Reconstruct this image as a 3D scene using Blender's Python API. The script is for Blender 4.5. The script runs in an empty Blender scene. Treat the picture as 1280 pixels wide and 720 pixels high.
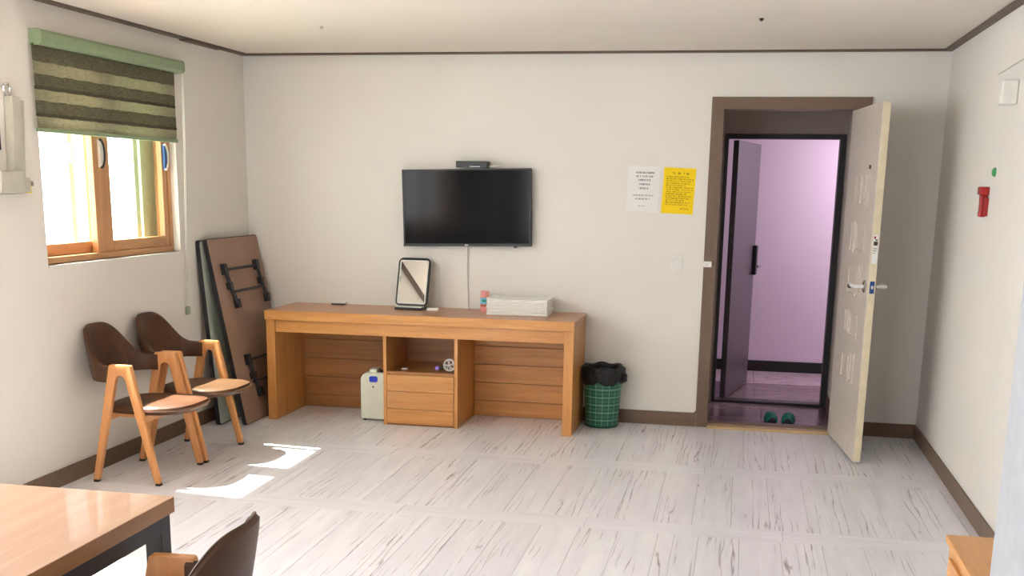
import bpy, bmesh, math, random
from mathutils import Vector, Matrix
from math import sin, cos, pi, radians

random.seed(7)
C = bpy.context.scene.collection
SC = bpy.context.scene

# ------------------------------------------------------------------ camera
YAW, PITCH, ROLL = 0.19514, 0.22365, 0.01610
F_PX, PY = 1402.3, 550.5
CAM = Vector((3.4692, -7.6686, 1.6))
cy_, sy_, cp_, sp_ = cos(YAW), sin(YAW), cos(PITCH), sin(PITCH)
fwd = Vector((-sy_*cp_, cy_*cp_, -sp_))
rgt = Vector((cy_, sy_, 0))
upv = rgt.cross(fwd)
r2 = cos(ROLL)*rgt + sin(ROLL)*upv
u2 = -sin(ROLL)*rgt + cos(ROLL)*upv
cd = bpy.data.cameras.new('camera')
cam = bpy.data.objects.new('camera', cd)
C.objects.link(cam)
cam.matrix_world = Matrix(((r2.x, u2.x, -fwd.x, CAM.x), (r2.y, u2.y, -fwd.y, CAM.y),
                           (r2.z, u2.z, -fwd.z, CAM.z), (0, 0, 0, 1)))
cd.sensor_width = 36
cd.lens = 36*F_PX/1280
cd.shift_y = (PY-360)/1280
cd.clip_start = 0.05
SC.camera = cam

# ------------------------------------------------------------------ world, sun, daylight, exposure
W_, H_ = 4.682, 2.459
YR = -9.2                      # rear wall, behind the camera
world = bpy.data.worlds.new('world')
SC.world = world
world.use_nodes = True
wn = world.node_tree
wn.nodes['Background'].inputs[0].default_value = (0.88, 0.94, 1.0, 1)
wn.nodes['Background'].inputs[1].default_value = 5.6

sd = bpy.data.lights.new('sun', 'SUN')
sd.energy = 24
sd.angle = radians(0.8)
sd.color = (1.0, 0.95, 0.86)
sun = bpy.data.objects.new('sun', sd)
C.objects.link(sun)
sun.location = (-4, 1, 8)
sdir = Vector((0.543, -0.05, -1.0))
sun.rotation_euler = sdir.to_track_quat('-Z', 'Y').to_euler()

def area(name, loc, direction, sx, sy, energy, col=(1, 1, 1), portal=False):
    d = bpy.data.lights.new(name, 'AREA')
    d.shape = 'RECTANGLE'; d.size = sx; d.size_y = sy; d.energy = energy; d.color = col
    if portal:
        d.cycles.is_portal = True
    o = bpy.data.objects.new(name, d); C.objects.link(o)
    o.location = loc
    o.rotation_euler = Vector(direction).to_track_quat('-Z', 'Z').to_euler()
    return o

area('window_daylight_portal', (-0.30, -1.74, 1.73), (1, 0, 0), 1.45, 1.2, 1, portal=True)
area('second_window_daylight_portal', (-0.26, -4.7, 1.73), (1, 0, 0), 2.8, 1.2, 1, portal=True)
area('balcony_daylight_portal', (1.15, YR-0.25, 1.475), (0, 1, 0), 1.7, 1.45, 1, portal=True)
area('corridor_lamp', (5.2, 2.25, 2.25), (-0.6, 0.1, -1), 0.5, 0.5, 17, (1, 0.96, 1))

SC.view_settings.view_transform = 'Standard'
SC.view_settings.look = 'None'
SC.view_settings.gamma = 1
SC.view_settings.exposure = 1.2
SC.view_settings.use_curve_mapping = False

# ------------------------------------------------------------------ materials
def lin(c):
    c = c/255
    return c/12.92 if c <= 0.04045 else ((c+0.055)/1.055)**2.4
def rgb(r, g, b): return (lin(r), lin(g), lin(b), 1)

class Mat:
    def __init__(s, name, col, rough=0.6, metal=0.0, spec=0.5, coat=0.0):
        s.m = bpy.data.materials.new(name); s.m.use_nodes = True
        s.nt = s.m.node_tree; s.b = s.nt.nodes['Principled BSDF']
        s.b.inputs['Base Color'].default_value = col
        s.b.inputs['Roughness'].default_value = rough
        s.b.inputs['Metallic'].default_value = metal
        s.b.inputs['Specular IOR Level'].default_value = spec
        s.b.inputs['Coat Weight'].default_value = coat
    def n(s, t, **kw):
        x = s.nt.nodes.new(t)
        for k, v in kw.items(): setattr(x, k, v)
        return x
    def l(s, a, b): s.nt.links.new(a, b)
    def coord(s, scale=(1, 1, 1), kind='Object', rnd=0.0, rot=(0, 0, 0)):
        tc = s.n('ShaderNodeTexCoord'); mp = s.n('ShaderNodeMapping')
        mp.inputs['Scale'].default_value = scale
        mp.inputs['Rotation'].default_value = rot
        if kind == 'World':
            g = s.n('ShaderNodeNewGeometry'); s.l(g.outputs['Position'], mp.inputs[0])
        else:
            s.l(tc.outputs[kind], mp.inputs[0])
        if rnd:
            oi = s.n('ShaderNodeObjectInfo')
            mm = s.n('ShaderNodeMath', operation='MULTIPLY'); mm.inputs[1].default_value = rnd
            s.l(oi.outputs['Random'], mm.inputs[0])
            cb = s.n('ShaderNodeCombineXYZ')
            for i in range(3): s.l(mm.outputs[0], cb.inputs[i])
            s.l(cb.outputs[0], mp.inputs['Location'])
        return mp.outputs[0]
    def noise(s, vec, scale=5, detail=4, rough=0.55, dist=0.0):
        x = s.n('ShaderNodeTexNoise')
        x.inputs['Scale'].default_value = scale; x.inputs['Detail'].default_value = detail
        x.inputs['Roughness'].default_value = rough; x.inputs['Distortion'].default_value = dist
        s.l(vec, x.inputs['Vector']); return x.outputs['Fac']
    def ramp(s, fac, stops, interp='LINEAR'):
        r = s.n('ShaderNodeValToRGB'); r.color_ramp.interpolation = interp
        e = r.color_ramp.elements
        while len(e) < len(stops): e.new(0.5)
        for i, (p, c) in enumerate(stops):
            e[i].position = p; e[i].color = c
        s.l(fac, r.inputs[0]); return r.outputs[0]
    def mix(s, fac, a, b, mode='MIX'):
        x = s.n('ShaderNodeMix', data_type='RGBA', blend_type=mode)
        for sock, v in ((x.inputs[0], fac), (x.inputs[6], a), (x.inputs[7], b)):
            if hasattr(v, 'is_linked') or hasattr(v, 'links'): s.l(v, sock)
            else: sock.default_value = v
        return x.outputs[2]
    def math(s, op, a, b=0.0):
        x = s.n('ShaderNodeMath', operation=op)
        for sock, v in ((x.inputs[0], a), (x.inputs[1], b)):
            if hasattr(v, 'links'): s.l(v, sock)
            else: sock.default_value = v
        return x.outputs[0]
    def color(s, sock): s.l(sock, s.b.inputs['Base Color'])
    def bump(s, h, strength=0.2, dist=0.005):
        b = s.n('ShaderNodeBump'); b.inputs['Strength'].default_value = strength
        b.inputs['Distance'].default_value = dist
        s.l(h, b.inputs['Height']); s.l(b.outputs[0], s.b.inputs['Normal'])

MATS = {}
def plain(name, col, rough=0.6, metal=0.0, spec=0.5, coat=0.0, var=0.06, scale=14):
    m = Mat(name, col, rough, metal, spec, coat)
    v = m.coord()
    n = m.noise(v, scale, 3)
    lo = tuple(c*(1-var) for c in col[:3])+(1,); hi = tuple(min(1, c*(1+var)) for c in col[:3])+(1,)
    m.color(m.ramp(n, [(0.3, lo), (0.7, hi)]))
    MATS[name] = m.m
    return m.m

def wallpaper(name, col):
    m = Mat(name, col, 0.85, spec=0.25)
    v = m.coord(kind='World')
    n = m.noise(v, 1.3, 3); f = m.noise(v, 180, 3, 0.7)
    lo = tuple(c*0.97 for c in col[:3])+(1,)
    m.color(m.ramp(n, [(0.3, lo), (0.7, col)]))
    m.bump(f, 0.12, 0.002)
    MATS[name] = m.m
wallpaper('wallpaper', rgb(235, 230, 222))
wallpaper('ceiling_paper', rgb(238, 230, 219))
wallpaper('pink_paint', rgb(226, 202, 227))
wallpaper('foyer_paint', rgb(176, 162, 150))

def wood(name, base, dark, axis='X', rough=0.4, gscale=1.0, rnd=3.0, coat=0.1, amt=1.0):
    """grain running along the given object axis"""
    m = Mat(name, base, rough, coat=coat)
    lo, hi = 1.0*gscale, 16.0*gscale
    sc = {'X': (lo, hi, hi), 'Y': (hi, lo, hi), 'Z': (hi, hi, lo)}[axis]
    v = m.coord(sc, rnd=rnd)
    a = m.noise(v, 1.6, 5, 0.6, 0.6)
    sc2 = tuple(c*5 for c in sc)
    b = m.noise(m.coord(sc2, rnd=rnd), 2.0, 3, 0.6)
    mixc = tuple((base[i]*(1-0.5*amt)+dark[i]*0.5*amt) for i in range(3))+(1,)
    c1 = m.ramp(a, [(0.32, mixc), (0.62, base)])
    fac = m.ramp(b, [(0.35, (1, 1, 1, 1)), (0.5, (0, 0, 0, 1))])
    bw = m.math('MULTIPLY', fac, 0.25*amt)
    m.color(m.mix(bw, c1, dark))
    m.bump(b, 0.05, 0.002)
    MATS[name] = m.m
wood('desk_wood', rgb(214, 152, 84), rgb(168, 105, 50), 'X')
wood('desk_wood_upright', rgb(214, 151, 83), rgb(168, 105, 50), 'Z')
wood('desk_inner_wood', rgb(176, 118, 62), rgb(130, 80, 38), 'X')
wood('desk_top_wood', rgb(196, 138, 94), rgb(160, 106, 66), 'X', rough=0.32, coat=0.12)
wood('table_wood', rgb(190, 150, 120), rgb(164, 124, 96), 'Y', rough=0.5, gscale=0.6, coat=0.06)
wood('table_edge_wood', rgb(160, 114, 72), rgb(128, 86, 50), 'Y')
wood('chair_wood', rgb(214, 152, 94), rgb(178, 110, 60), 'Z', rough=0.42, gscale=1.5, amt=0.7)
wood('window_wood', rgb(204, 150, 98), rgb(160, 106, 62), 'Z', rough=0.35)
wood('window_wood_flat', rgb(204, 150, 98), rgb(160, 106, 62), 'Y', rough=0.35)
wood('cabinet_wood', rgb(218, 158, 92), rgb(180, 118, 60), 'Y', rough=0.4)
wood('brown_trim', rgb(116, 92, 72), rgb(92, 70, 53), 'X', rough=0.45, gscale=0.8, amt=0.6)
wood('brown_trim_upright', rgb(116, 92, 72), rgb(92, 70, 53), 'Z', rough=0.45, gscale=0.8, amt=0.6)
wood('board_underside', rgb(160, 128, 108), rgb(138, 108, 90), 'Z', rough=0.6, gscale=0.6, amt=0.5)
wood('sill_wood', rgb(206, 176, 128), rgb(170, 136, 90), 'X', rough=0.4)
plain('ceiling_strip', rgb(92, 74, 58), 0.5)
plain('joint_dark', rgb(150, 138, 138), 0.8)

def plank_mat(name, along):
    Y = along == 'Y'
    m = Mat(name, rgb(238, 237, 240), 0.30, spec=0.4)
    sc = lambda a, b: (a, b, 1) if Y else (b, a, 1)
    w = m.n('ShaderNodeTexWave', wave_type='BANDS', bands_direction=('X' if Y else 'Y'))
    w.inputs['Scale'].default_value = 9.0; w.inputs['Distortion'].default_value = 10.0
    w.inputs['Detail'].default_value = 2.5; w.inputs['Detail Scale'].default_value = 1.5
    w.inputs['Detail Roughness'].default_value = 0.55
    m.l(m.coord(sc(1.0, 0.075), rnd=37.0), w.inputs['Vector'])
    lines = m.ramp(w.outputs['Fac'], [(0.0, (1, 1, 1, 1)), (0.075, (0, 0, 0, 1))])
    c = m.noise(m.coord(sc(1.0, 0.022), rnd=53.0), 48, 3, 0.6, 0.3)
    cracks = m.ramp(c, [(0.31, (1, 1, 1, 1)), (0.36, (0, 0, 0, 1))])
    mask = m.ramp(m.noise(m.coord(sc(5.5, 0.9), rnd=29.0), 1.4, 2, 0.5), [(0.50, (0, 0, 0, 1)), (0.62, (1, 1, 1, 1))])
    brk = m.ramp(m.noise(m.coord(sc(45, 7), rnd=11), 1.0, 3), [(0.36, (0.15, 0.15, 0.15, 1)), (0.52, (1, 1, 1, 1))])
    f = m.math('MULTIPLY', m.math('MULTIPLY', lines, mask), brk)
    f2 = m.math('MULTIPLY', m.math('MULTIPLY', cracks, brk), 0.5)
    f = m.math('MAXIMUM', m.math('MULTIPLY', f, 0.85), f2)
    if not Y: f = m.math('MULTIPLY', f, 0.22)
    tone = m.ramp(m.noise(m.coord(sc(9, 1.0), rnd=17), 1.5, 4, 0.6), [(0.3, rgb(230, 228, 233)), (0.7, rgb(244, 243, 246))])
    oi = m.n('ShaderNodeObjectInfo')
    tone = m.mix(m.math('MULTIPLY', oi.outputs['Random'], 0.14 if Y else 0.05), tone, rgb(206, 200, 206))
    m.color(m.mix(f, tone, rgb(136, 120, 124)))
    m.bump(f, -0.15, 0.002)
    MATS[name] = m.m
plank_mat('plank_lengthwise', 'Y')
plank_mat('plank_crosswise', 'X')

def leather(name, col, hi):
    m = Mat(name, col, 0.42, spec=0.32)
    v = m.coord(rnd=2.0)
    m.color(m.ramp(m.noise(v, 9, 4), [(0.35, col), (0.7, hi)]))
    vo = m.n('ShaderNodeTexVoronoi'); vo.inputs['Scale'].default_value = 220
    m.l(v, vo.inputs['Vector'])
    m.bump(vo.outputs['Distance'], 0.15, 0.001)
    MATS[name] = m.m
leather('brown_leather', rgb(70, 44, 28), rgb(84, 54, 35))
plain('seam_thread', rgb(120, 92, 78), 0.6)
plain('black_steel', rgb(38, 37, 42), 0.45)
plain('black_plastic', rgb(24, 24, 26), 0.4)
plain('black_gloss', rgb(8, 9, 12), 0.10, spec=0.12, var=0.02)
plain('foot_black', rgb(30, 26, 24), 0.6)
plain('white_plastic', rgb(232, 230, 222), 0.4)
plain('device_white', rgb(190, 188, 174), 0.5)
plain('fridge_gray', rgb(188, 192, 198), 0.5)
plain('lever_white', rgb(226, 226, 224), 0.3)
plain('base_green', rgb(8, 84, 62), 0.4)
plain('chrome', rgb(210, 210, 208), 0.2, metal=1.0)
plain('pale_laminate', rgb(186, 192, 180), 0.35)
plain('table_black_edge', rgb(32, 28, 30), 0.5)
plain('purifier_body', rgb(222, 222, 204), 0.45)
plain('blue_plastic', rgb(20, 48, 205), 0.35)
plain('door_paint', rgb(216, 204, 192), 0.32)
plain('door_edge_paint', rgb(224, 210, 180), 0.5)
plain('purple_steel', rgb(80, 69, 77), 0.4)
plain('frame_black', rgb(34, 32, 36), 0.4)
plain('red_plastic', rgb(160, 24, 26), 0.3)
plain('green_sticker', rgb(60, 150, 90), 0.4)
plain('blind_green', rgb(138, 158, 124), 0.5)
plain('yellow_tag', rgb(222, 208, 40), 0.5)
plain('blue_label', rgb(10, 70, 130), 0.4)
plain('towel_white', rgb(250, 248, 243), 0.95, var=0.015, scale=60)
plain('pvc_white', rgb(235, 232, 228), 0.4)
plain('pvc_peach', rgb(236, 206, 178), 0.4)
plain('pvc_olive', rgb(205, 205, 170), 0.4)
plain('paper_white', rgb(238, 236, 232), 0.8, var=0.01)
plain('paper_yellow', rgb(250, 214, 10), 0.75, var=0.02)
plain('ink', rgb(60, 52, 48), 0.8)
plain('ink_yellow_sheet', rgb(120, 86, 8), 0.8)
plain('can_pink', rgb(226, 150, 146), 0.4)
plain('can_blue', rgb(110, 196, 220), 0.4)
plain('can_red', rgb(188, 92, 70), 0.4)
plain('slipper_teal', rgb(12, 140, 122), 0.5)
plain('slipper_dark', rgb(12, 30, 28), 0.6)
plain('purple_ball', rgb(160, 130, 235), 0.35)
plain('silver_plastic', rgb(190, 184, 192), 0.3)
plain('baseboard_black', rgb(20, 18, 22), 0.35)
plain('outdoor_sill', rgb(200, 200, 198), 0.7)
plain('cord_gray', rgb(222, 218, 206), 0.5)
plain('bead_green', rgb(150, 160, 138), 0.4)
plain('outdoor_ground', rgb(170, 165, 155), 0.9)

m = Mat('mirror_glass', (0.9, 0.92, 0.9, 1), 0.02, metal=1.0); MATS['mirror_glass'] = m.m
m = Mat('bag_black', rgb(16, 16, 18), 0.35); v = m.coord()
m.color(m.ramp(m.noise(v, 30, 4), [(0.3, rgb(10, 10, 12)), (0.7, rgb(28, 28, 31))]))
m.bump(m.noise(v, 26, 5, 0.6, 1.0), 0.7, 0.02); MATS['bag_black'] = m.m
# marble-like tiles beyond the entrance
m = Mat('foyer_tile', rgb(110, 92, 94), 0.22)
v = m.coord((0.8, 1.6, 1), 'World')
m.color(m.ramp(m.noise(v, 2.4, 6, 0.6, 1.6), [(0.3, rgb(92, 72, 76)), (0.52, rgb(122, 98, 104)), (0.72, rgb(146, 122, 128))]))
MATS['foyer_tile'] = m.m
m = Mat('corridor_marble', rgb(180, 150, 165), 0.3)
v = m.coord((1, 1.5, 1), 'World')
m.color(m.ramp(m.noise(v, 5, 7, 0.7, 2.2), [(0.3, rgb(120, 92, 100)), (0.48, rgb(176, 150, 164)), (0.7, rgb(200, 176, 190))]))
MATS['corridor_marble'] = m.m

def glass(name, tint=(1, 1, 1, 1), refl=0.5):
    m = Mat(name, tint)
    nt = m.nt; out = nt.nodes['Material Output']
    tr = m.n('ShaderNodeBsdfTransparent'); tr.inputs[0].default_value = tint
    gl = m.n('ShaderNodeBsdfGlossy'); gl.inputs['Roughness'].default_value = 0.01
    mx = m.n('ShaderNodeMixShader'); mx.inputs[0].default_value = 0.05; m.l(tr.outputs[0], mx.inputs[1]); m.l(gl.outputs[0], mx.inputs[2])
    m.l(mx.outputs[0], out.inputs[0]); MATS[name] = m.m
glass('window_glass'); glass('window_glass_greenish', (0.92, 0.99, 0.94, 1))

def fabric(name, c1, c2, trans):
    m = Mat(name, c1, 0.9)
    v = m.coord((60, 8, 60)); n = m.noise(v, 4, 4, 0.7)
    col = m.ramp(n, [(0.35, c1), (0.65, c2)])
    m.color(col)
    out = m.nt.nodes['Material Output']
    tl = m.n('ShaderNodeBsdfTranslucent'); m.l(col, tl.inputs[0])
    mx = m.n('ShaderNodeMixShader'); mx.inputs[0].default_value = trans
    m.l(m.b.outputs[0], mx.inputs[1]); m.l(tl.outputs[0], mx.inputs[2])
    m.l(mx.outputs[0], out.inputs[0]); MATS[name] = m.m
fabric('blind_dense', rgb(72, 70, 54), rgb(98, 94, 74), 0.25)
fabric('blind_medium', rgb(88, 86, 66), rgb(130, 126, 100), 0.35)
fabric('blind_sheer', rgb(146, 143, 118), rgb(176, 172, 146), 0.45)
# checked wastebasket wall
m = Mat('bin_green', rgb(8, 92, 66), 0.4)
tc = m.n('ShaderNodeUVMap')
sx = m.n('ShaderNodeSeparateXYZ'); m.l(tc.outputs[0], sx.inputs[0])
def gridline(sock, n, w):
    a = m.math('MULTIPLY', sock, n); a = m.math('FRACT', a)
    return m.math('LESS_THAN', a, w)
gx = gridline(sx.outputs[0], 34, 0.2); gy = gridline(sx.outputs[1], 15, 0.17)
g1 = m.math('MAXIMUM', gx, gy)
gx2 = gridline(sx.outputs[0], 8.5, 0.09); gy2 = gridline(sx.outputs[1], 7.5, 0.12)
g2 = m.math('MAXIMUM', gx2, gy2)
colr = m.mix(m.math('MULTIPLY', g1, 0.38), rgb(6, 84, 60), rgb(120, 190, 160))
colr = m.mix(m.math('MULTIPLY', g2, 0.45), colr, rgb(170, 220, 195))
m.color(colr); MATS['bin_green'] = m.m

# ------------------------------------------------------------------ mesh helpers
def box(bm, x0, x1, y0, y1, z0, z1, bev=0.0, seg=2):
    t = bmesh.new()
    bmesh.ops.create_cube(t, size=1)
    for v in t.verts:
        v.co = Vector(((x0+x1)/2+v.co.x*(x1-x0), (y0+y1)/2+v.co.y*(y1-y0), (z0+z1)/2+v.co.z*(z1-z0)))
    if bev: bmesh.ops.bevel(t, geom=t.edges[:], offset=bev, segments=seg, affect='EDGES', profile=0.5)
    join(bm, t)
def join(bm, t, mat=None):
    if mat is not None: bmesh.ops.transform(t, matrix=mat, verts=t.verts)
    me = bpy.data.meshes.new('tmp'); t.to_mesh(me); bm.from_mesh(me); bpy.data.meshes.remove(me); t.free()
def lathe(bm, prof, seg=32, mat=None):
    t = bmesh.new(); rings = []
    for r, z in prof:
        if r < 1e-6: rings.append([t.verts.new((0, 0, z))])
        else: rings.append([t.verts.new((r*cos(2*pi*i/seg), r*sin(2*pi*i/seg), z)) for i in range(seg)])
    for a, b in zip(rings, rings[1:]):
        for i in range(seg):
            j = (i+1) % seg
            if len(a) == 1 and len(b) == 1: continue
            if len(a) == 1: t.faces.new((a[0], b[j], b[i]))
            elif len(b) == 1: t.faces.new((a[i], a[j], b[0]))
            else: t.faces.new((a[i], a[j], b[j], b[i]))
    bmesh.ops.recalc_face_normals(t, faces=t.faces)
    join(bm, t, mat)
def tube(bm, pts, r, seg=8, closed=False):
    t = bmesh.new(); pts = [Vector(p) for p in pts]; rings = []; n = len(pts)
    for i, p in enumerate(pts):
        if closed: d = pts[(i+1) % n]-pts[i-1]
        else: d = pts[min(i+1, n-1)]-pts[max(i-1, 0)]
        d.normalize()
        up = Vector((0, 0, 1)) if abs(d.z) < 0.9 else Vector((1, 0, 0))
        a = d.cross(up).normalized(); b = d.cross(a)
        rings.append([t.verts.new(p+r*(cos(2*pi*k/seg)*a+sin(2*pi*k/seg)*b)) for k in range(seg)])
    m_ = n if closed else n-1
    for i in range(m_):
        A, B = rings[i], rings[(i+1) % n]
        for k in range(seg):
            t.faces.new((A[k], A[(k+1) % seg], B[(k+1) % seg], B[k]))
    if not closed: t.faces.new(rings[0]); t.faces.new(rings[-1])
    bmesh.ops.recalc_face_normals(t, faces=t.faces)
    join(bm, t)
def prism(bm, poly, axis, a0, a1, bev=0.0):
    """poly: 2D outline; axis: extrusion axis. X->(y,z), Y->(x,z), Z->(x,y)"""
    t = bmesh.new()
    def P(u, v, a):
        return {'X': (a, u, v), 'Y': (u, a, v), 'Z': (u, v, a)}[axis]
    A = [t.verts.new(P(u, v, a0)) for u, v in poly]; B = [t.verts.new(P(u, v, a1)) for u, v in poly]
    t.faces.new(A); t.faces.new(B[::-1])
    n = len(poly)
    for i in range(n): t.faces.new((A[i], B[i], B[(i+1) % n], A[(i+1) % n]))
    bmesh.ops.recalc_face_normals(t, faces=t.faces)
    if bev:
        es = [e for e in t.edges if all(len(f.verts) == n or len(f.verts) == 4 for f in e.link_faces) and any(len(f.verts) == n for f in e.link_faces)]
        bmesh.ops.bevel(t, geom=es, offset=bev, segments=2, affect='EDGES', profile=0.5)
    join(bm, t)
def rrect(w, h, r, n=5, cx=0, cy=0):
    pts = []
    for qx, qy, a0 in ((w/2-r, h/2-r, 0), (-w/2+r, h/2-r, 90), (-w/2+r, -h/2+r, 180), (w/2-r, -h/2+r, 270)):
        for i in range(n+1):
            a = radians(a0+90*i/n); pts.append((cx+qx+r*cos(a), cy+qy+r*sin(a)))
    return pts
def obj(name, bm, mat, parent=None, smooth=False):
    me = bpy.data.meshes.new(name)
    if smooth:
        bm.normal_update()
        for f in bm.faces: f.smooth = True
        for e in bm.edges:
            if len(e.link_faces) == 2 and e.calc_face_angle(0) > radians(38): e.smooth = False
    bm.to_mesh(me); bm.free()
    me.materials.append(MATS[mat])
    o = bpy.data.objects.new(name, me); C.objects.link(o)
    if parent: o.parent = parent
    return o
def bx(name, mat, parent, *a, bev=0.0, **k):
    bm = bmesh.new(); box(bm, *a, bev=bev); return obj(name, bm, mat, parent, **k)
def tag(o, label=None, cat=None, group=None):
    if label: o['label'] = label
    if cat: o['category'] = cat
    if group: o['group'] = group
    return o
def thing(name, label, cat, loc=(0, 0, 0), rot=(0, 0, 0), group=None):
    o = bpy.data.objects.new(name, None); C.objects.link(o); o.empty_display_size = 0.1
    o.location = loc; o.rotation_euler = rot
    return tag(o, label, cat, group)
def S(name, o, label=None):
    o.name = name; o['kind'] = 'structure'
    if label: o['label'] = label
    return o
def sbx(name, mat, label, *a, bev=0.0):
    return S(name, bx(name, mat, None, *a, bev=bev), label)
def copy_tree(o, parent=None):
    c = o.copy(); C.objects.link(c)
    if parent: c.parent = parent
    for ch in list(o.children): copy_tree(ch, c)
    return c

# ------------------------------------------------------------------ room shell
WT = 0.24
# floor substrate with planks as children
floor = sbx('floor', 'joint_dark', 'pale whitewashed plank floor with brown grain', 0, W_, YR, 0, -0.05, -0.0035)
PW, SW, MOD = 0.1876, 0.18, 0.938
def plank_mesh(w, l, mat):
    bm = bmesh.new(); g = 0.0008
    box(bm, -w/2+g, w/2-g, -l/2+g, l/2-g, -0.0034, 0.0, bev=0.0006, seg=1)
    me = bpy.data.meshes.new('plank'); bm.to_mesh(me); bm.free(); me.materials.append(MATS[mat]); return me
def add_plank(me, x, y):
    o = bpy.data.objects.new('plank', me); C.objects.link(o); o.parent = floor; o.location = (x, y, 0)
strips = [(-1.335, -1.145), (-2.53, -2.35), (-3.735, -3.545), (-4.93, -4.75)]
cache = {}
def pm(w, l, mat):
    k = (round(w, 4), round(l, 4), mat)
    if k not in cache: cache[k] = plank_mesh(w, l, mat)
    return cache[k]
prev = 0.0
offs = [0.0, 0.06, 0.02, 0.1, 0.05]
for ri in range(5):
    y1 = prev; y0 = strips[ri][1] if ri < 4 else -5.95
    x = -offs[ri]
    while x < W_-0.002:
        xa, xb = max(0, x), min(W_, x+PW)
        if xb-xa > 0.01: add_plank(pm(xb-xa, y1-y0, 'plank_lengthwise'), (xa+xb)/2, (y0+y1)/2)
        x += PW
    if ri < 4:
        s0, s1 = strips[ri]
        j0 = 0.53 if ri % 2 == 0 else -0.005
        xs = [0]+[j0+MOD*k for k in range(6) if 0.02 < j0+MOD*k < W_-0.02]+[W_]
        for xa, xb in zip(xs, xs[1:]): add_plank(pm(xb-xa, s1-s0, 'plank_crosswise'), (xa+xb)/2, (s0+s1)/2)
        prev = s0
# rest of the floor, outside the frame
o = bx('plank', 'plank_lengthwise', floor, 0, W_, YR, -5.952, -0.0034, 0)
o['kind'] = 'stuff'

ceil = sbx('ceiling', 'ceiling_paper', 'cream papered ceiling', -WT, W_+WT, YR-WT, WT, H_, H_+0.15)

# walls with openings, each one mesh
def wall_grid(name, label, mat, us, vs, holes, place):
    bm = bmesh.new()
    for i in range(len(us)-1):
        for j in range(len(vs)-1):
            if (i, j) in holes: continue
            box(bm, *place(us[i], us[i+1], vs[j], vs[j+1]))
    bmesh.ops.remove_doubles(bm, verts=bm.verts, dist=1e-5)
    # drop inner faces shared by two boxes
    seen = {}
    for f in bm.faces:
        k = tuple(round(c, 4) for c in f.calc_center_median()); seen.setdefault(k, []).append(f)
    dead = [f for fs in seen.values() if len(fs) > 1 for f in fs]
    bmesh.ops.delete(bm, geom=dead, context='FACES')
    return S(name, obj(name, bm, mat), label)
WY0, WY1, WZ0, WZ1 = -2.445, -1.03, 1.16, 2.30       # window opening
wall_grid('wall_left', 'cream wallpapered wall with the window', 'wallpaper',
          [YR-WT, -6.05, -3.32, WY0, WY1, WT], [0, WZ0, WZ1, H_], {(1, 1), (3, 1)},
          lambda a, b, c, d: (-WT, 0, a, b, c, d))
DX0, DX1, DZ = 3.285, 4.16, 2.13                    # doorway in the back wall
wall_grid('wall_back', 'cream wallpapered wall with the doorway', 'wallpaper',
          [0, DX0, DX1, W_], [-0.2, DZ, H_], {(1, 0)}, lambda a, b, c, d: (a, b, 0, WT-0.1, c, d))
sbx('wall_right', 'wallpaper', 'cream wallpapered wall on the right', W_, W_+WT, YR-WT, WT, 0, H_)
wall_grid('wall_rear', 'cream wall behind the viewer', 'wallpaper',
          [0, 0.3, 2.0, W_], [0, 0.75, 2.2, H_], {(1, 1)}, lambda a, b, c, d: (a, b, YR-WT, YR, c, d))
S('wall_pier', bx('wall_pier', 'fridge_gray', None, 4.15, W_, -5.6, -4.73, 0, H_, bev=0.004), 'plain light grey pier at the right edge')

# baseboards
S('baseboard_back', bx('baseboard_back', 'brown_trim', None, 0.0, 3.235, -0.012, 0, 0, 0.094, bev=0.002), 'brown baseboard left of the doorway')
S('baseboard_back_corner', bx('baseboard_back_corner', 'brown_trim', None, 4.235, W_, -0.012, 0, 0, 0.094, bev=0.002), 'brown baseboard behind the open door')
S('baseboard_left', bx('baseboard_left', 'brown_trim', None, 0, 0.012, YR, -0.0, 0, 0.094, bev=0.002), 'brown baseboard under the window')
S('baseboard_right', bx('baseboard_right', 'brown_trim', None, W_-0.012, W_, -4.72, -0.012, 0, 0.094, bev=0.002), 'brown baseboard along the right wall')
# ceiling strips
def strip(name, label, *a): S(name, bx(name, 'ceiling_strip', None, *a, bev=0.001), label)
strip('trim_1', 'thin dark strip along the back ceiling edge', 0.0, W_, -0.05, 0, H_-0.012, H_)
strip('trim_2', 'thin dark strip along the left ceiling edge', 0, 0.05, YR, -0.05, H_-0.012, H_)
strip('trim_3', 'thin dark strip along the right ceiling edge', W_-0.05, W_, YR, -0.05, H_-0.012, H_)
strip('trim_4', 'short overlapping piece of dark strip at the left ceiling edge', 0.0, 0.055, -0.92, -0.42, H_-0.02, H_-0.012)

# door casing
def casing():
    bm = bmesh.new()
    box(bm, 3.238, 3.318, -0.014, 0.13, 0.0, 2.176, bev=0.002)
    return bm
S('trim_5', obj('trim_5', casing(), 'brown_trim_upright'), 'brown door casing, left upright')
bm = bmesh.new(); box(bm, 3.318, 4.13, -0.014, 0.13, 2.10, 2.176, bev=0.002)
box(bm, 4.13, 4.235, -0.014, 0.0, 2.10, 2.176)
S('trim_6', obj('trim_6', bm, 'brown_trim'), 'brown door casing, head')
bm = bmesh.new(); box(bm, 4.13, 4.16, 0.0, 0.13, 0, 2.10); box(bm, 4.16, 4.235, -0.014, -0.0, 0.0, 2.10)
S('trim_7', obj('trim_7', bm, 'brown_trim_upright'), 'brown door casing, right upright')
# curved fillet between baseboard and casing
bm = bmesh.new()
pts = [(3.238, 0.094), (3.238, 0.118)]
for i in range(7):
    a = radians(0-90*i/6); pts.append((3.214+0.024*cos(a), 0.118+0.024*sin(a)))
prism(bm, pts, 'Y', -0.012, -0.001); S('trim_8', obj('trim_8', bm, 'brown_trim'), 'small curved brown fillet at the foot of the casing')
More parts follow.
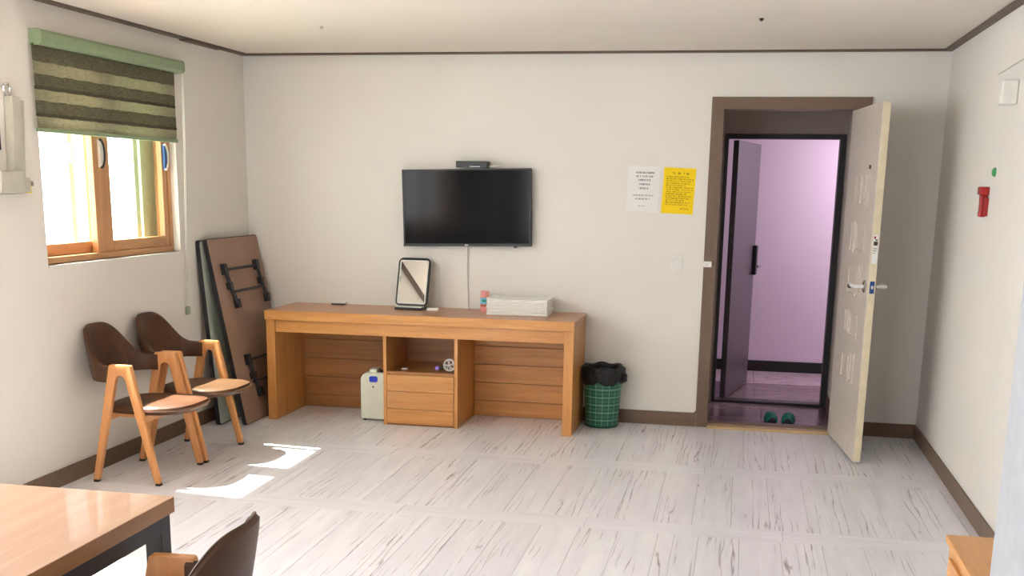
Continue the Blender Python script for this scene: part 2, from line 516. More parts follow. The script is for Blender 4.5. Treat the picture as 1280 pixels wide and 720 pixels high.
# threshold
th = thing('door_sill', 'pale wooden double sill across the doorway floor', 'door sill', (3.725, 0, 0))
bx('sill_board', 'sill_wood', th, -0.407, 0.407, -0.055, 0.035, 0.0, 0.018, bev=0.003)
o = bx('sill_board', 'brown_trim', th, -0.407, 0.407, 0.04, 0.128, -0.079, 0.026, bev=0.003); o['label'] = 'darker raised inner sill'

# ------------------------------------------------------------------ foyer and corridor beyond
FZ = -0.08
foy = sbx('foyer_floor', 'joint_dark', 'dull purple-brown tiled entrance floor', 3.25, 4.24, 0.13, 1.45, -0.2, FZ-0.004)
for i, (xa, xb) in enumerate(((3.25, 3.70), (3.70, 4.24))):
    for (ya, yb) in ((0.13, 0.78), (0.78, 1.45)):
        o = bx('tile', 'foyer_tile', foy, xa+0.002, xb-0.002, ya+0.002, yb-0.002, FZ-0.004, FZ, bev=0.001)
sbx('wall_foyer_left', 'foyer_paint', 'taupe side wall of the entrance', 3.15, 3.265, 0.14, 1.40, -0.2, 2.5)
sbx('wall_foyer_right', 'wallpaper', 'pale side wall of the entrance', 4.215, 4.33, 0.14, 1.40, -0.2, 2.5)
sbx('baseboard_foyer_right', 'brown_trim', 'brown baseboard of the entrance', 4.203, 4.215, 0.14, 1.40, FZ, 0.03)
sbx('foyer_ceiling', 'ceiling_paper', 'ceiling of the entrance', 3.15, 4.33, 0.14, 1.4, 2.5, 2.6)
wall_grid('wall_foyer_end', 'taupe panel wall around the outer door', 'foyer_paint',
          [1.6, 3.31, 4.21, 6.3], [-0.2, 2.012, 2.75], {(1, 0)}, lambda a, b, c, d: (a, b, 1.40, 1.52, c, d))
bm = bmesh.new()
box(bm, 3.312, 3.338, 1.385, 1.50, FZ, 2.01); box(bm, 4.165, 4.208, 1.385, 1.50, FZ, 2.01)
box(bm, 3.338, 4.165, 1.385, 1.50, 1.975, 2.01); box(bm, 3.338, 4.165, 1.385, 1.50, FZ, FZ+0.02)
S('trim_9', obj('trim_9', bm, 'frame_black'), 'black steel frame of the outer door')
cor = sbx('corridor_floor', 'joint_dark', 'marbled corridor floor beyond the outer door', 1.6, 6.3, 1.45, 3.1, -0.2, FZ-0.004)
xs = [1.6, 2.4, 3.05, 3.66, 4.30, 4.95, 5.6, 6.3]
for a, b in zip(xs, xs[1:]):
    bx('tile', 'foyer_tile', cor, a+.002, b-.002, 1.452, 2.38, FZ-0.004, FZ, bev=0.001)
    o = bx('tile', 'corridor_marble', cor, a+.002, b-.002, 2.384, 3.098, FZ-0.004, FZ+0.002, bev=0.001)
sbx('wall_corridor', 'pink_paint', 'pinkish lilac painted corridor wall', 1.6, 6.3, 3.1, 3.25, -0.2, 2.75)
sbx('wall_corridor_left', 'pink_paint', 'end wall of the corridor', 1.5, 1.6, 1.52, 3.1, -0.2, 2.75)
sbx('wall_corridor_right', 'pink_paint', 'far end wall of the corridor', 6.3, 6.4, 1.52, 3.1, -0.2, 2.75)
sbx('corridor_ceiling', 'ceiling_paper', 'corridor ceiling', 1.5, 6.4, 1.4, 3.25, 2.75, 2.85)
sbx('baseboard_corridor', 'baseboard_black', 'tall black baseboard under the pink wall', 1.6, 6.3, 3.085, 3.1, FZ, 0.022)

# outer door leaf (opens away into the corridor)
ld = thing('outer_door_leaf', 'purple-grey steel door leaf standing open into the pink corridor', 'door', (3.418, 1.49, 0), (0, 0, radians(78.5)))
bx('panel', 'purple_steel', ld, 0.0, 0.90, 0.0, 0.045, FZ+0.012, 1.968, bev=0.004)
lk = bx('digital_lock', 'black_plastic', ld, 0.80, 0.865, -0.035, 0.0, 0.88, 1.13, bev=0.006)
bm = bmesh.new(); tube(bm, [(0.83, -0.035, 0.955), (0.83, -0.065, 0.955), (0.82, -0.07, 0.955), (0.70, -0.07, 0.955)], 0.009)
obj('handle', bm, 'chrome', lk, smooth=True)
bm = bmesh.new(); box(bm, 0.81, 0.86, 0.045, 0.075, 0.90, 1.12, bev=0.005); tube(bm, [(0.83, 0.07, 0.955), (0.83, 0.105, 0.955), (0.71, 0.105, 0.955)], 0.009)
obj('outer_handle', bm, 'black_plastic', ld)

# ------------------------------------------------------------------ main door leaf (opens into the room)
ang = radians(-96)          # leaf direction from hinge
dv = Vector((-cos(radians(96)), -sin(radians(96)), 0))
door = thing('door_leaf', 'beige door leaf with raised bars swung open into the room', 'door', (4.118, -0.012, 0), (0, 0, math.atan2(dv.y, dv.x)))
# local x runs along the leaf; local +y points to +X world side, face seen is y=0
LW = 0.855
bx('panel', 'door_paint', door, 0, LW-0.004, 0.0, 0.045, 0.012, 2.092, bev=0.003)
bx('edge_strip', 'door_edge_paint', door, LW-0.004, LW+0.002, 0.003, 0.042, 0.02, 2.085)['label'] = 'cream free edge of the leaf'
def raised_frame(u0, u1, z0, z1, t=0.014):
    bm = bmesh.new()
    ou = [(u0, z0), (u1, z0), (u1, z1), (u0, z1)]
    for (a, b, c, d) in ((u0, u0+t, z0, z1), (u1-t, u1, z0, z1), (u0+t, u1-t, z0, z0+t*0.7), (u0+t, u1-t, z1-t*0.7, z1)):
        box(bm, a, b, -0.007, 0.001, c, d)
    bmesh.ops.remove_doubles(bm, verts=bm.verts, dist=1e-5)
    obj('raised_moulding', bm, 'door_paint', door)
for fs in (((.28, .46, 1.525, 1.685), (.56, .68, 1.505, 1.70)), ((.26, .37, 1.23, 1.42), (.42, .65, 1.245, 1.41)), ((.29, .52, .975, 1.15), (.55, .66, .985, 1.165)),
           ((.29, .385, .735, .88), (.43, .65, .722, .875)), ((.29, .49, .445, .605), (.54, .65, .455, .635))):
    for f in fs: raised_frame(*f)
bm = bmesh.new(); box(bm, 0.650, 0.675, -0.008, 0.0, 1.725, 1.748, bev=0.003); obj('peg', bm, 'black_plastic', door)
# lever handles both sides
HZ = 1.055
def rot_to_y(): return Matrix.Rotation(radians(90), 4, 'X')
bm = bmesh.new()
lathe(bm, [(0, 0), (0.036, 0), (0.036, 0.008), (0.028, 0.014), (0, 0.014)], 24, Matrix.Translation((0.79, 0.0, HZ)) @ rot_to_y())
rose = obj('rosette', bm, 'chrome', door, smooth=True)
bm = bmesh.new()
tube(bm, [(0.79, -0.01, HZ), (0.79, -0.05, HZ), (0.785, -0.06, HZ), (0.77, -0.066, HZ), (0.68, -0.066, HZ+0.002)], 0.011, 12)
obj('lever', bm, 'lever_white', rose, smooth=True)
bm = bmesh.new(); tube(bm, [(0.705, -0.066, HZ), (0.665, -0.066, HZ-0.004), (0.655, -0.064, HZ-0.012)], 0.0125, 10); obj('lever_tip', bm, 'black_plastic', rose, smooth=True)
bm = bmesh.new()
lathe(bm, [(0, 0), (0.034, 0), (0.034, 0.008), (0.026, 0.014), (0, 0.014)], 24, Matrix.Translation((0.79, 0.045, HZ)) @ Matrix.Rotation(radians(-90), 4, 'X'))
rose = obj('rosette', bm, 'chrome', door, smooth=True)
bm = bmesh.new()
tube(bm, [(0.79, 0.05, HZ), (0.79, 0.10, HZ), (0.785, 0.112, HZ), (0.77, 0.118, HZ), (0.68, 0.118, HZ)], 0.011, 12)
obj('lever', bm, 'lever_white', rose, smooth=True)
bx('latch_plate', 'blue_label', door, LW+0.001, LW+0.004, 0.010, 0.036, HZ-0.035, HZ+0.035)['label'] = 'dark blue latch plate'
bm = bmesh.new(); box(bm, LW+0.003, LW+0.010, 0.018, 0.030, HZ-0.008, HZ+0.010, bev=0.002); obj('latch_bolt', bm, 'white_plastic', door)
# sticker on the edge
st = bx('sticker', 'paper_white', door, LW+0.001, LW+0.003, 0.008, 0.038, 1.19, 1.355)
for (mt, y0, y1, z0, z1) in (('red_plastic', .012, .022, 1.333, 1.347), ('ink', .012, .034, 1.295, 1.318), ('ink', .020, .033, 1.322, 1.33),
                             ('ink', .012, .034, 1.275, 1.279), ('ink', .012, .030, 1.262, 1.266), ('ink', .012, .026, 1.25, 1.253)):
    bx('print_mark', mt, st, LW+0.003, LW+0.0035, y0, y1, z0, z1)
# hinges
for z in (0.25, 1.05, 1.85):
    bm = bmesh.new(); lathe(bm, [(0, -0.05), (0.007, -0.05), (0.007, 0.05), (0, 0.05)], 10, Matrix.Translation((-0.004, 0.052, z)))
    obj('hinge', bm, 'chrome', door, smooth=True)

# ------------------------------------------------------------------ window
win = S('window_1', bpy.data.objects.new('window_1', None), 'wood-framed sliding window behind the blind'); C.objects.link(win)
bm = bmesh.new()
FX0, FX1 = -0.135, -0.045
box(bm, FX0, FX1, WY0, WY0+0.035, WZ0, WZ1); box(bm, FX0, FX1, WY1-0.035, WY1, WZ0, WZ1)
obj('window_frame', bm, 'window_wood', win)
bm = bmesh.new()
box(bm, FX0, FX1+0.008, WY0+0.035, WY1-0.035, WZ0, WZ0+0.035, bev=0.002); box(bm, FX0, FX1, WY0+0.035, WY1-0.035, WZ1-0.035, WZ1)
obj('window_frame', bm, 'window_wood_flat', win)
sbx('trim_10', 'white_plastic', 'thin white window board under the window frame', -0.045, 0.006, WY0, WY1, WZ0-0.012, WZ0)
def sash(y0, y1, x0, x1, stile_l, stile_r, rail, gmat):
    z0, z1 = WZ0+0.035, WZ1-0.035
    bm = bmesh.new(); box(bm, x0, x1, y0, y0+stile_l, z0, z1, bev=0.003); box(bm, x0, x1, y1-stile_r, y1, z0, z1, bev=0.003)
    s = obj('sash', bm, 'window_wood', win)
    bm = bmesh.new(); box(bm, x0, x1, y0+stile_l, y1-stile_r, z0, z0+rail, bev=0.003); box(bm, x0, x1, y0+stile_l, y1-stile_r, z1-rail, z1, bev=0.003)
    obj('rail', bm, 'window_wood_flat', s)
    bx('pane', gmat, s, (x0+x1)/2-0.003, (x0+x1)/2+0.003, y0+stile_l, y1-stile_r, z0+rail, z1-rail)
    return s
s1 = sash(-1.885, -1.068, -0.088, -0.052, 0.165, 0.052, 0.062, 'window_glass_greenish')
s2 = sash(WY0+0.037, -1.76, -0.130, -0.094, 0.055, 0.06, 0.062, 'window_glass')
def crescent(parent, x, y, z, mats=('white_plastic', 'black_plastic'), flip=1):
    bm = bmesh.new()
    pts = [(y+flip*0.040*cos(a)-flip*0.012, z+0.075*sin(a)) for a in [radians(-88+176*i/12) for i in range(13)]]
    prism(bm, pts, 'X', x, x+0.016); o = obj('handle', bm, mats[1], parent)
    bm = bmesh.new(); tube(bm, [(x+0.018, q[0], q[1]) for q in pts], 0.007, 6); o2 = obj('handle_rim', bm, mats[0], parent, smooth=True)
crescent(s1, -0.052, -1.82, 1.735, ('black_plastic', 'white_plastic'))
crescent(s1, -0.052, -1.098, 1.735, ('white_plastic', 'blue_label'))
# outer pair of sashes
for (y0, y1, mt) in ((-2.44, -1.86, 'pvc_peach'), (-1.80, -1.22, 'pvc_olive')):
    bm = bmesh.new(); z0, z1 = WZ0, WZ1
    x0, x1 = (-0.215, -0.185) if mt == 'pvc_peach' else (-0.185, -0.155)
    box(bm, x0, x1, y0, y0+0.05, z0, z1); box(bm, x0, x1, y1-0.05, y1, z0, z1)
    box(bm, x0, x1, y0+0.05, y1-0.05, z0, z0+0.05); box(bm, x0, x1, y0+0.05, y1-0.05, z1-0.05, z1)
    s = obj('outer_sash', bm, mt, win)
    bx('outer_pane', 'window_glass', s, (x0+x1)/2-0.002, (x0+x1)/2+0.002, y0+0.05, y1-0.05, z0+0.05, z1-0.05)
bm = bmesh.new(); box(bm, -0.215, -0.155, -1.19, WY1, WZ0, WZ1)
obj('outer_frame', bm, 'pvc_olive', win)
o = bx('outer_handle', 'white_plastic', win, -0.185, -0.165, -1.915, -1.875, 1.68, 1.79, bev=0.008)
# bigger window nearer the viewer and the balcony opening: plain frames, outside the picture
def plain_window(name, label, axis, a0, a1, z0, z1, at):
    w = S(name, bpy.data.objects.new(name, None), label); C.objects.link(w)
    bm = bmesh.new(); n = 2 if a1-a0 < 2.5 else 3; t = 0.05
    def b(p, q, r, s_):
        if axis == 'Y': box(bm, at-0.03, at+0.03, p, q, r, s_)
        else: box(bm, p, q, at-0.03, at+0.03, r, s_)
    b(a0, a1, z0, z0+t); b(a0, a1, z1-t, z1)
    for i in range(n+1):
        c = a0+t/2+(a1-a0-t)*i/n; b(c-t/2, c+t/2, z0+t, z1-t)
    obj('window_frame', bm, 'window_wood', w)
plain_window('window_2', 'second sliding window on the left wall', 'Y', -6.05, -3.32, WZ0, WZ1, -0.12)
plain_window('window_3', 'balcony window behind the viewer', 'X', 0.3, 2.0, 0.75, 2.2, YR-0.12)

# ------------------------------------------------------------------ blind
bl = thing('zebra_blind', 'green roller blind with olive zebra bands, half lowered over window', 'blind', (0.0, 0.0, 0.0))
bm = bmesh.new()
poly = [(0.0, 2.236), (0.052, 2.236), (0.066, 2.25), (0.066, 2.295), (0.054, 2.309), (0.0, 2.309)]
prism(bm, poly, 'Y', -2.462, -1.0); hr = obj('headrail', bm, 'blind_green', bl)
for y in (-2.466, -1.0):
    bm = bmesh.new(); prism(bm, [(a*1.03, 2.272+(b-2.272)*1.05) for a, b in poly], 'Y', y, y+0.006); obj('end_cap', bm, 'blind_green', bl)
zs = [2.240, 2.158, 2.100, 2.042, 2.026, 1.972, 1.912, 1.896, 1.853]
kinds = ['medium', 'sheer', 'medium', 'dense', 'sheer', 'medium', 'dense', 'sheer']
for i, kd in enumerate(kinds):
    z1, z0 = zs[i], zs[i+1]
    bm = bmesh.new(); n = 40; t = 0.0015 if kd == 'dense' else 0.0008
    xb = 0.022
    rows = []
    for k in range(n+1):
        y = -2.480+(1.425)*k/n; wv = 0.0015*sin(k*1.3+i)
        rows.append([bm.verts.new((xb+wv+t, y, z1+0.002)), bm.verts.new((xb+wv+t*2.5, y, (z0+z1)/2)), bm.verts.new((xb+wv+t, y, z0)),
                     bm.verts.new((xb+wv-t, y, z0)), bm.verts.new((xb+wv-t*2.5, y, (z0+z1)/2)), bm.verts.new((xb+wv-t, y, z1+0.002))])
    for a, b in zip(rows, rows[1:]):
        for k in range(6): bm.faces.new((a[k], a[(k+1) % 6], b[(k+1) % 6], b[k]))
    bm.faces.new(rows[0]); bm.faces.new(rows[-1][::-1])
    bmesh.ops.recalc_face_normals(bm, faces=bm.faces)
    obj('fabric_band', bm, 'blind_'+kd, bl, smooth=True)
bm = bmesh.new(); box(bm, 0.010, 0.034, -2.480, -1.055, 1.822, 1.842, bev=0.004); obj('bottom_rail', bm, 'blind_green', bl)
bm = bmesh.new(); box(bm, 0.021, 0.023, -2.478, -1.06, 1.842, 1.855); obj('fabric_band', bm, 'blind_sheer', bl)
bm = bmesh.new()
tube(bm, [(0.05, -1.0, 2.25), (0.035, -0.992, 1.8), (0.018, -0.997, 1.2), (0.014, -1.003, 0.80)], 0.0022, 6)
tube(bm, [(0.05, -0.985, 2.25), (0.035, -0.975, 1.8), (0.018, -0.982, 1.2), (0.014, -0.996, 0.80)], 0.0022, 6)
obj('pull_cord', bm, 'cord_gray', bl)
bm = bmesh.new(); box(bm, 0.004, 0.026, -1.018, -0.984, 0.755, 0.81, bev=0.006); obj('cord_weight', bm, 'bead_green', bl)

# ------------------------------------------------------------------ wall mounted device at the left edge
dvc = thing('escape_hoist', 'pale metal bar and box device mounted on wall left of window', 'wall device', (0, -2.7, 1.6))
bm = bmesh.new(); box(bm, 0.0, 0.045, -0.033, 0.033, -0.19, 0.19, bev=0.004)
bmesh.ops.transform(bm, matrix=Matrix.Translation((0, 0.02, 0.185)) @ Matrix.Rotation(radians(-3.5), 4, 'X'), verts=bm.verts)
obj('bar', bm, 'device_white', dvc)
bm = bmesh.new(); box(bm, 0.0, 0.028, 0.045, 0.085, -0.05, 0.37, bev=0.004)
bmesh.ops.transform(bm, matrix=Matrix.Rotation(radians(-5), 4, 'X'), verts=bm.verts)
obj('rear_bar', bm, 'device_white', dvc)
bm = bmesh.new(); tube(bm, [(0.02, 0.0+0.024*cos(a), 0.407+0.026*sin(a)) for a in [2*pi*k/16 for k in range(16)]], 0.006, 8, True); obj('ring', bm, 'chrome', dvc, smooth=True)
bx('housing', 'device_white', dvc, 0.0, 0.085, -0.19, -0.01, -0.075, 0.03, bev=0.006)
bx('bracket', 'device_white', dvc, 0.0, 0.06, -0.01, 0.075, -0.07, 0.0, bev=0.006)
bm = bmesh.new(); lathe(bm, [(0, -0.03), (0.016, -0.03), (0.02, 0), (0.016, 0.03), (0, 0.03)], 14, Matrix.Translation((0.03, 0.088, -0.03)) @ rot_to_y()); obj('pulley', bm, 'chrome', dvc, smooth=True)
bx('lower_tray', 'white_plastic', dvc, 0.0, 0.07, -0.20, 0.02, -0.09, -0.078, bev=0.003)
bx('yellow_tag', 'yellow_tag', dvc, 0.03, 0.034, 0.075, 0.115, -0.075, -0.045)['label'] = 'small yellow tag'
pf = thing('picture_frame', 'black framed white notice at the left edge of the picture', 'frame', (0, -2.87, 1.785))
bm = bmesh.new()
for a in ((-0.1, 0.1, 0.05, 0.06), (-0.1, 0.1, -0.06, -0.05), (-0.1, -0.09, -0.05, 0.05), (0.09, 0.1, -0.05, 0.05)): box(bm, 0.0, 0.015, *a)
obj('frame_border', bm, 'black_plastic', pf); bx('sheet', 'paper_white', pf, 0.0, 0.006, -0.09, 0.09, -0.05, 0.05)

# ------------------------------------------------------------------ desk
DK = thing('wooden_desk', 'long honey-coloured wooden desk against the back wall', 'desk', (0.352, -0.56, 0))
DWd, DD = 2.106, 0.555
bx('desk_top', 'desk_top_wood', DK, -0.004, DWd+0.004, -0.004, DD, 0.7005, 0.752, bev=0.002)
bx('front_lip', 'desk_wood', DK, -0.004, DWd+0.004, -0.012, -0.004, 0.690, 0.752, bev=0.0015)
bx('apron', 'desk_wood', DK, 0.065, DWd-0.062, 0.012, 0.030, 0.606, 0.700, bev=0.0015)
for (a, b) in ((0.0, 0.062), (DWd-0.062, DWd)):
    bm = bmesh.new(); box(bm, a, b, 0.0, DD, 0.0, 0.700, bev=0.0015); s = obj('side_panel', bm, 'desk_wood_upright', DK)
# backs made of horizontal boards
def boards(name, x0, x1, y, zz, mat, th=0.012):
    for a, b in zip(zz, zz[1:]):
        bm = bmesh.new(); box(bm, x0, x1, y, y+th, a+0.0018, b-0.0018, bev=0.0025); obj(name, bm, mat, DK)
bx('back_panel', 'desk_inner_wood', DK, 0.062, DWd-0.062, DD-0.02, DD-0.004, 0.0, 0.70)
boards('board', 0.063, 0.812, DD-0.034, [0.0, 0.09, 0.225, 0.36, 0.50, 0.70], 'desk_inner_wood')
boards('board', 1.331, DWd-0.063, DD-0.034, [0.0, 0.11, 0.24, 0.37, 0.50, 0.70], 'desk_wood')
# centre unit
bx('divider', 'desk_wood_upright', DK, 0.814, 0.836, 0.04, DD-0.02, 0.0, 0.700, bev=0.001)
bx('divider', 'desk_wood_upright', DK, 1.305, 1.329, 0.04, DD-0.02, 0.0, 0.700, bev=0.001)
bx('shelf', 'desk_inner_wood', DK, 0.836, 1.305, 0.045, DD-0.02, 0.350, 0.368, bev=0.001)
dr = bx('drawer_front', 'desk_wood', DK, 0.838, 1.303, 0.046, 0.058, 0.012, 0.348, bev=0.001)
for a, b in ((0.012, 0.115), (0.115, 0.235), (0.235, 0.349)):
    bm = bmesh.new(); box(bm, 0.838, 1.303, 0.036, 0.047, a+0.0018, b-0.0018, bev=0.0025); obj('board', bm, 'desk_wood', dr)
bx('plinth', 'desk_inner_wood', DK, 0.838, 1.303, 0.055, 0.07, 0.0, 0.012)

# ------------------------------------------------------------------ television
TV = thing('television', 'black flat television mounted on the wall above desk', 'television', (1.622, -0.07, 1.448), (0, radians(-1.35), 0))
bx('casing', 'black_plastic', TV, -0.450, 0.450, 0.0, 0.045, -0.262, 0.255, bev=0.004)
bx('rear_housing', 'black_plastic', TV, -0.30, 0.30, 0.04, 0.066, -0.22, 0.10, bev=0.006)
bm = bmesh.new(); box(bm, -0.438, 0.438, -0.002, 0.002, -0.243, 0.245); obj('screen', bm, 'black_gloss', TV)
bx('lower_bezel', 'black_plastic', TV, -0.450, 0.450, -0.004, 0.0, -0.262, -0.246, bev=0.001)
bm = bmesh.new(); box(bm, -0.012, 0.012, -0.006, -0.003, -0.258, -0.25); obj('badge', bm, 'silver_plastic', TV)
bx('sensor_knob', 'black_plastic', TV, 0.33, 0.35, 0.0, 0.015, -0.272, -0.26, bev=0.002)
sb = thing('set_top_box', 'small black box perched on top of television', 'set-top box', (1.665, -0.056, 1.711))
bx('body', 'black_plastic', sb, -0.108, 0.108, -0.05, 0.045, 0.0, 0.042, bev=0.003)
bx('front_label', 'silver_plastic', sb, -0.01, 0.06, -0.0512, -0.050, 0.004, 0.010)
bm = bmesh.new(); tube(bm, [(0.105, 0.01, 0.01), (0.15, 0.0, 0.014), (0.19, 0.0, 0.012), (0.215, 0.01, 0.006)], 0.006, 8); obj('cable', bm, 'cord_gray', sb, smooth=True)
bm = bmesh.new()
tube(bm, [(1.617, -0.045, 1.22), (1.617, -0.012, 1.18), (1.618, -0.010, 1.0), (1.626, -0.010, 0.78), (1.628, -0.012, 0.757)], 0.005, 8)
tag(obj('wall_cable', bm, 'white_plastic', smooth=True), 'thin white cable running down wall from television to desk', 'cable')

# ------------------------------------------------------------------ things on the desk
MR = thing('table_mirror', 'rounded black-framed vanity mirror standing on the desk', 'mirror', (1.262, -0.19, 0.752), (0, 0, radians(-3)))
def tilt(o): o.rotation_euler = (radians(-17), 0, 0); o.location = (0, 0, 0.025)
def cushion(w, h, r, b, n=6):
    pts = rrect(w, h, r, n)
    return [(x*(1+b*(1-(2*z/h)**2)), z+h/2+0.3*b*h*(1-(2*x/w)**2)*(1 if z > 0 else 0.4)*(z/h*2)*0.35) for x, z in pts]
bm = bmesh.new(); prism(bm, cushion(0.228, 0.335, 0.03, 0.07), 'Y', 0.0, 0.018, bev=0.003); fr = obj('mirror_frame', bm, 'black_plastic', MR, smooth=True); tilt(fr)
bm = bmesh.new(); prism(bm, [(x, z+0.013) for x, z in cushion(0.205, 0.306, 0.012, 0.05)], 'Y', -0.0012, 0.002); o = obj('light_border', bm, 'white_plastic', MR); tilt(o)
bm = bmesh.new(); prism(bm, [(x, z+0.021) for x, z in cushion(0.190, 0.290, 0.008, 0.04)], 'Y', -0.0024, 0.0); o = obj('glass', bm, 'mirror_glass', MR); tilt(o)
bx('base', 'black_plastic', MR, -0.098, 0.098, -0.06, 0.07, 0.0, 0.018, bev=0.004)
bx('tray', 'white_plastic', MR, -0.092, 0.092, -0.055, 0.02, 0.018, 0.024, bev=0.002)
bm = bmesh.new(); tube(bm, [(0, 0.055, 0.015), (0, 0.07, 0.10), (0, 0.06, 0.17)], 0.008, 8); obj('stand', bm, 'black_plastic', MR, smooth=True)
bm = bmesh.new(); box(bm, -0.04, 0.04, -0.03, 0.03, 0, 0.018, bev=0.004)
o = tag(obj('white_box', bm, 'white_plastic'), 'tiny white flat box beside foot of the vanity mirror', 'box'); o.location = (1.425, -0.21, 0.752); o.rotation_euler = (0, 0, radians(12))
g = thing('remote_cradle', 'small white and dark gadget lying at left end of desk top', 'gadget', (0.70, -0.075, 0.752), (0, 0, radians(4)))
bx('base', 'black_plastic', g, -0.052, 0.045, -0.022, 0.022, 0.0, 0.011, bev=0.003)
bx('cover', 'white_plastic', g, -0.044, 0.052, -0.018, 0.024, 0.011, 0.026, bev=0.004)

def lathe_thing(name, label, cat, loc, parts):
    t = thing(name, label, cat, loc)
    for pn, mt, prof, sg in parts:
        bm = bmesh.new(); lathe(bm, prof, sg); obj(pn, bm, mt, t, smooth=True)
    return t
can = lathe_thing('spray_can', 'slim pink spray can with blue band behind the towels', 'spray can', (1.775, -0.135, 0.752), [
    ('body', 'can_pink', [(0, 0.003), (0.029, 0.0), (0.031, 0.004), (0.031, 0.116), (0.028, 0.122), (0, 0.122)], 28),
    ('label_band', 'can_blue', [(0.0314, 0.052), (0.0316, 0.052), (0.0316, 0.094), (0.0314, 0.094)], 28),
    ('label_stripe', 'can_red', [(0.0314, 0.034), (0.0316, 0.034), (0.0316, 0.049), (0.0314, 0.049)], 28),
    ('cap', 'can_pink', [(0.0, 0.122), (0.029, 0.122), (0.029, 0.136), (0.025, 0.140), (0, 0.140)], 28)])
bx('label_mark', 'slipper_teal', can, -0.012, 0.016, -0.034, -0.0305, 0.068, 0.080)

def towel(name, label, z, t, seed, wavy=0.0, dx=0.0):
    rnd = random.Random(seed)
    root = thing(name, label, 'towel', (2.035+dx, -0.22, z), (0, 0, radians(rnd.uniform(-1, 1))), 'folded white towels stacked on the desk')
    for li, (h0, h1) in enumerate(((0.0, t/2), (t/2, t))):
        bm = bmesh.new(); n = 22; w, d = 0.205, 0.115
        top, bot = [], []
        ring = []
        for k in range(n+1):
            x = -w+2*w*k/n; wv = wavy*(0.5+0.5*cos(pi*x/w))*-1 if wavy else 0
            wv += rnd.uniform(-0.0006, 0.0006)
            if wavy and k < 2: wv += 0.004
            ys = [(-d, 0.2), (-d-0.003, 0.5), (-d, 0.8), (-d+0.004, 1.0), (0, 1.0), (d-0.003, 1.0), (d, 0.9), (d, 0.1), (0, 0.0), (-d+0.005, 0.0)]
            ring.append([bm.verts.new((x, yy, h0+(h1-h0)*zz+(wv if zz > 0.5 and li == 1 else 0))) for yy, zz in ys])
        for a, b in zip(ring, ring[1:]):
            for q in range(len(a)): bm.faces.new((a[q], a[(q+1) % len(a)], b[(q+1) % len(a)], b[q]))
        bm.faces.new(ring[0]); bm.faces.new(ring[-1][::-1]); bmesh.ops.recalc_face_normals(bm, faces=bm.faces)
        obj('fold', bm, 'towel_white', root)
labels = ['folded white towel at the very bottom of the stack on desk', 'folded white towel second from bottom of the stack', 'folded white towel in the middle of the stack',
          'folded white towel second from top of the stack', 'rumpled folded white towel lying on top of the stack']
z = 0.752
for i, lb in enumerate(labels):
    t = 0.0205 if i < 4 else 0.026
    towel('folded_towel', lb, z, t, i, 0.006 if i == 4 else 0.0, dx=[0, .004, -.003, .003, .002][i]); z += t+0.0004

# mini fan and white disc in the open shelf of the desk
fn = thing('mini_fan', 'small handheld fan with white grille lying in open desk shelf', 'fan', (1.603, -0.43, 0.368))
bm = bmesh.new()
cz = 0.047
ringpts = lambda r, y: [(r*cos(2*pi*k/28), y, cz+r*sin(2*pi*k/28)) for k in range(28)]
tube(bm, ringpts(0.037, -0.014), 0.0042, 8, True); obj('grille_ring', bm, 'white_plastic', fn, smooth=True)
bm = bmesh.new(); tube(bm, ringpts(0.039, 0.0), 0.005, 8, True); tube(bm, ringpts(0.036, 0.014), 0.004, 8, True); obj('housing', bm, 'silver_plastic', fn, smooth=True)
for k in range(5):
    a = 2*pi*k/5+0.4; bm = bmesh.new()
    tube(bm, [(0, -0.016, cz), (0.018*cos(a), -0.018, cz+0.018*sin(a)), (0.036*cos(a+0.25), -0.014, cz+0.036*sin(a+0.25))], 0.0026, 6); obj('grille_spoke', bm, 'white_plastic', fn)
bm = bmesh.new(); lathe(bm, [(0, -0.004), (0.009, -0.004), (0.009, 0.004), (0, 0.005)], 14, Matrix.Translation((0, -0.017, cz)) @ rot_to_y()); obj('hub', bm, 'white_plastic', fn, smooth=True)
for k in range(4):
    a = 2*pi*k/4+0.2; bm = bmesh.new()
    q = [(0.004*cos(a-1), 0.004*sin(a-1)), (0.032*cos(a-0.3), 0.032*sin(a-0.3)), (0.033*cos(a+0.2), 0.033*sin(a+0.2)), (0.02*cos(a+0.5), 0.02*sin(a+0.5))]
    prism(bm, [(x, zz+cz) for x, zz in q], 'Y', -0.004+0.001*k, -0.0025+0.001*k); obj('blade', bm, 'silver_plastic', fn)
bm = bmesh.new(); tube(bm, [(-0.036, 0.0, cz-0.008), (-0.055, -0.002, 0.025), (-0.075, -0.002, 0.021)], 0.010, 10); obj('handle', bm, 'black_plastic', fn, smooth=True)
bm = bmesh.new(); bmesh.ops.create_uvsphere(bm, u_segments=18, v_segments=12, radius=0.0165, matrix=Matrix.Translation((-0.084, -0.006, 0.022))); o = obj('handle_end', bm, 'purple_ball', fn, smooth=True); o['label'] = 'lilac ball end'
bm = bmesh.new(); lathe(bm, [(0, 0), (0.022, 0), (0.024, 0.004), (0.020, 0.008), (0, 0.009)], 20)
o = tag(obj('white_disc', bm, 'white_plastic', smooth=True), 'small flat white disc lying at left of open desk shelf', 'disc'); o.location = (1.28, -0.40, 0.368)

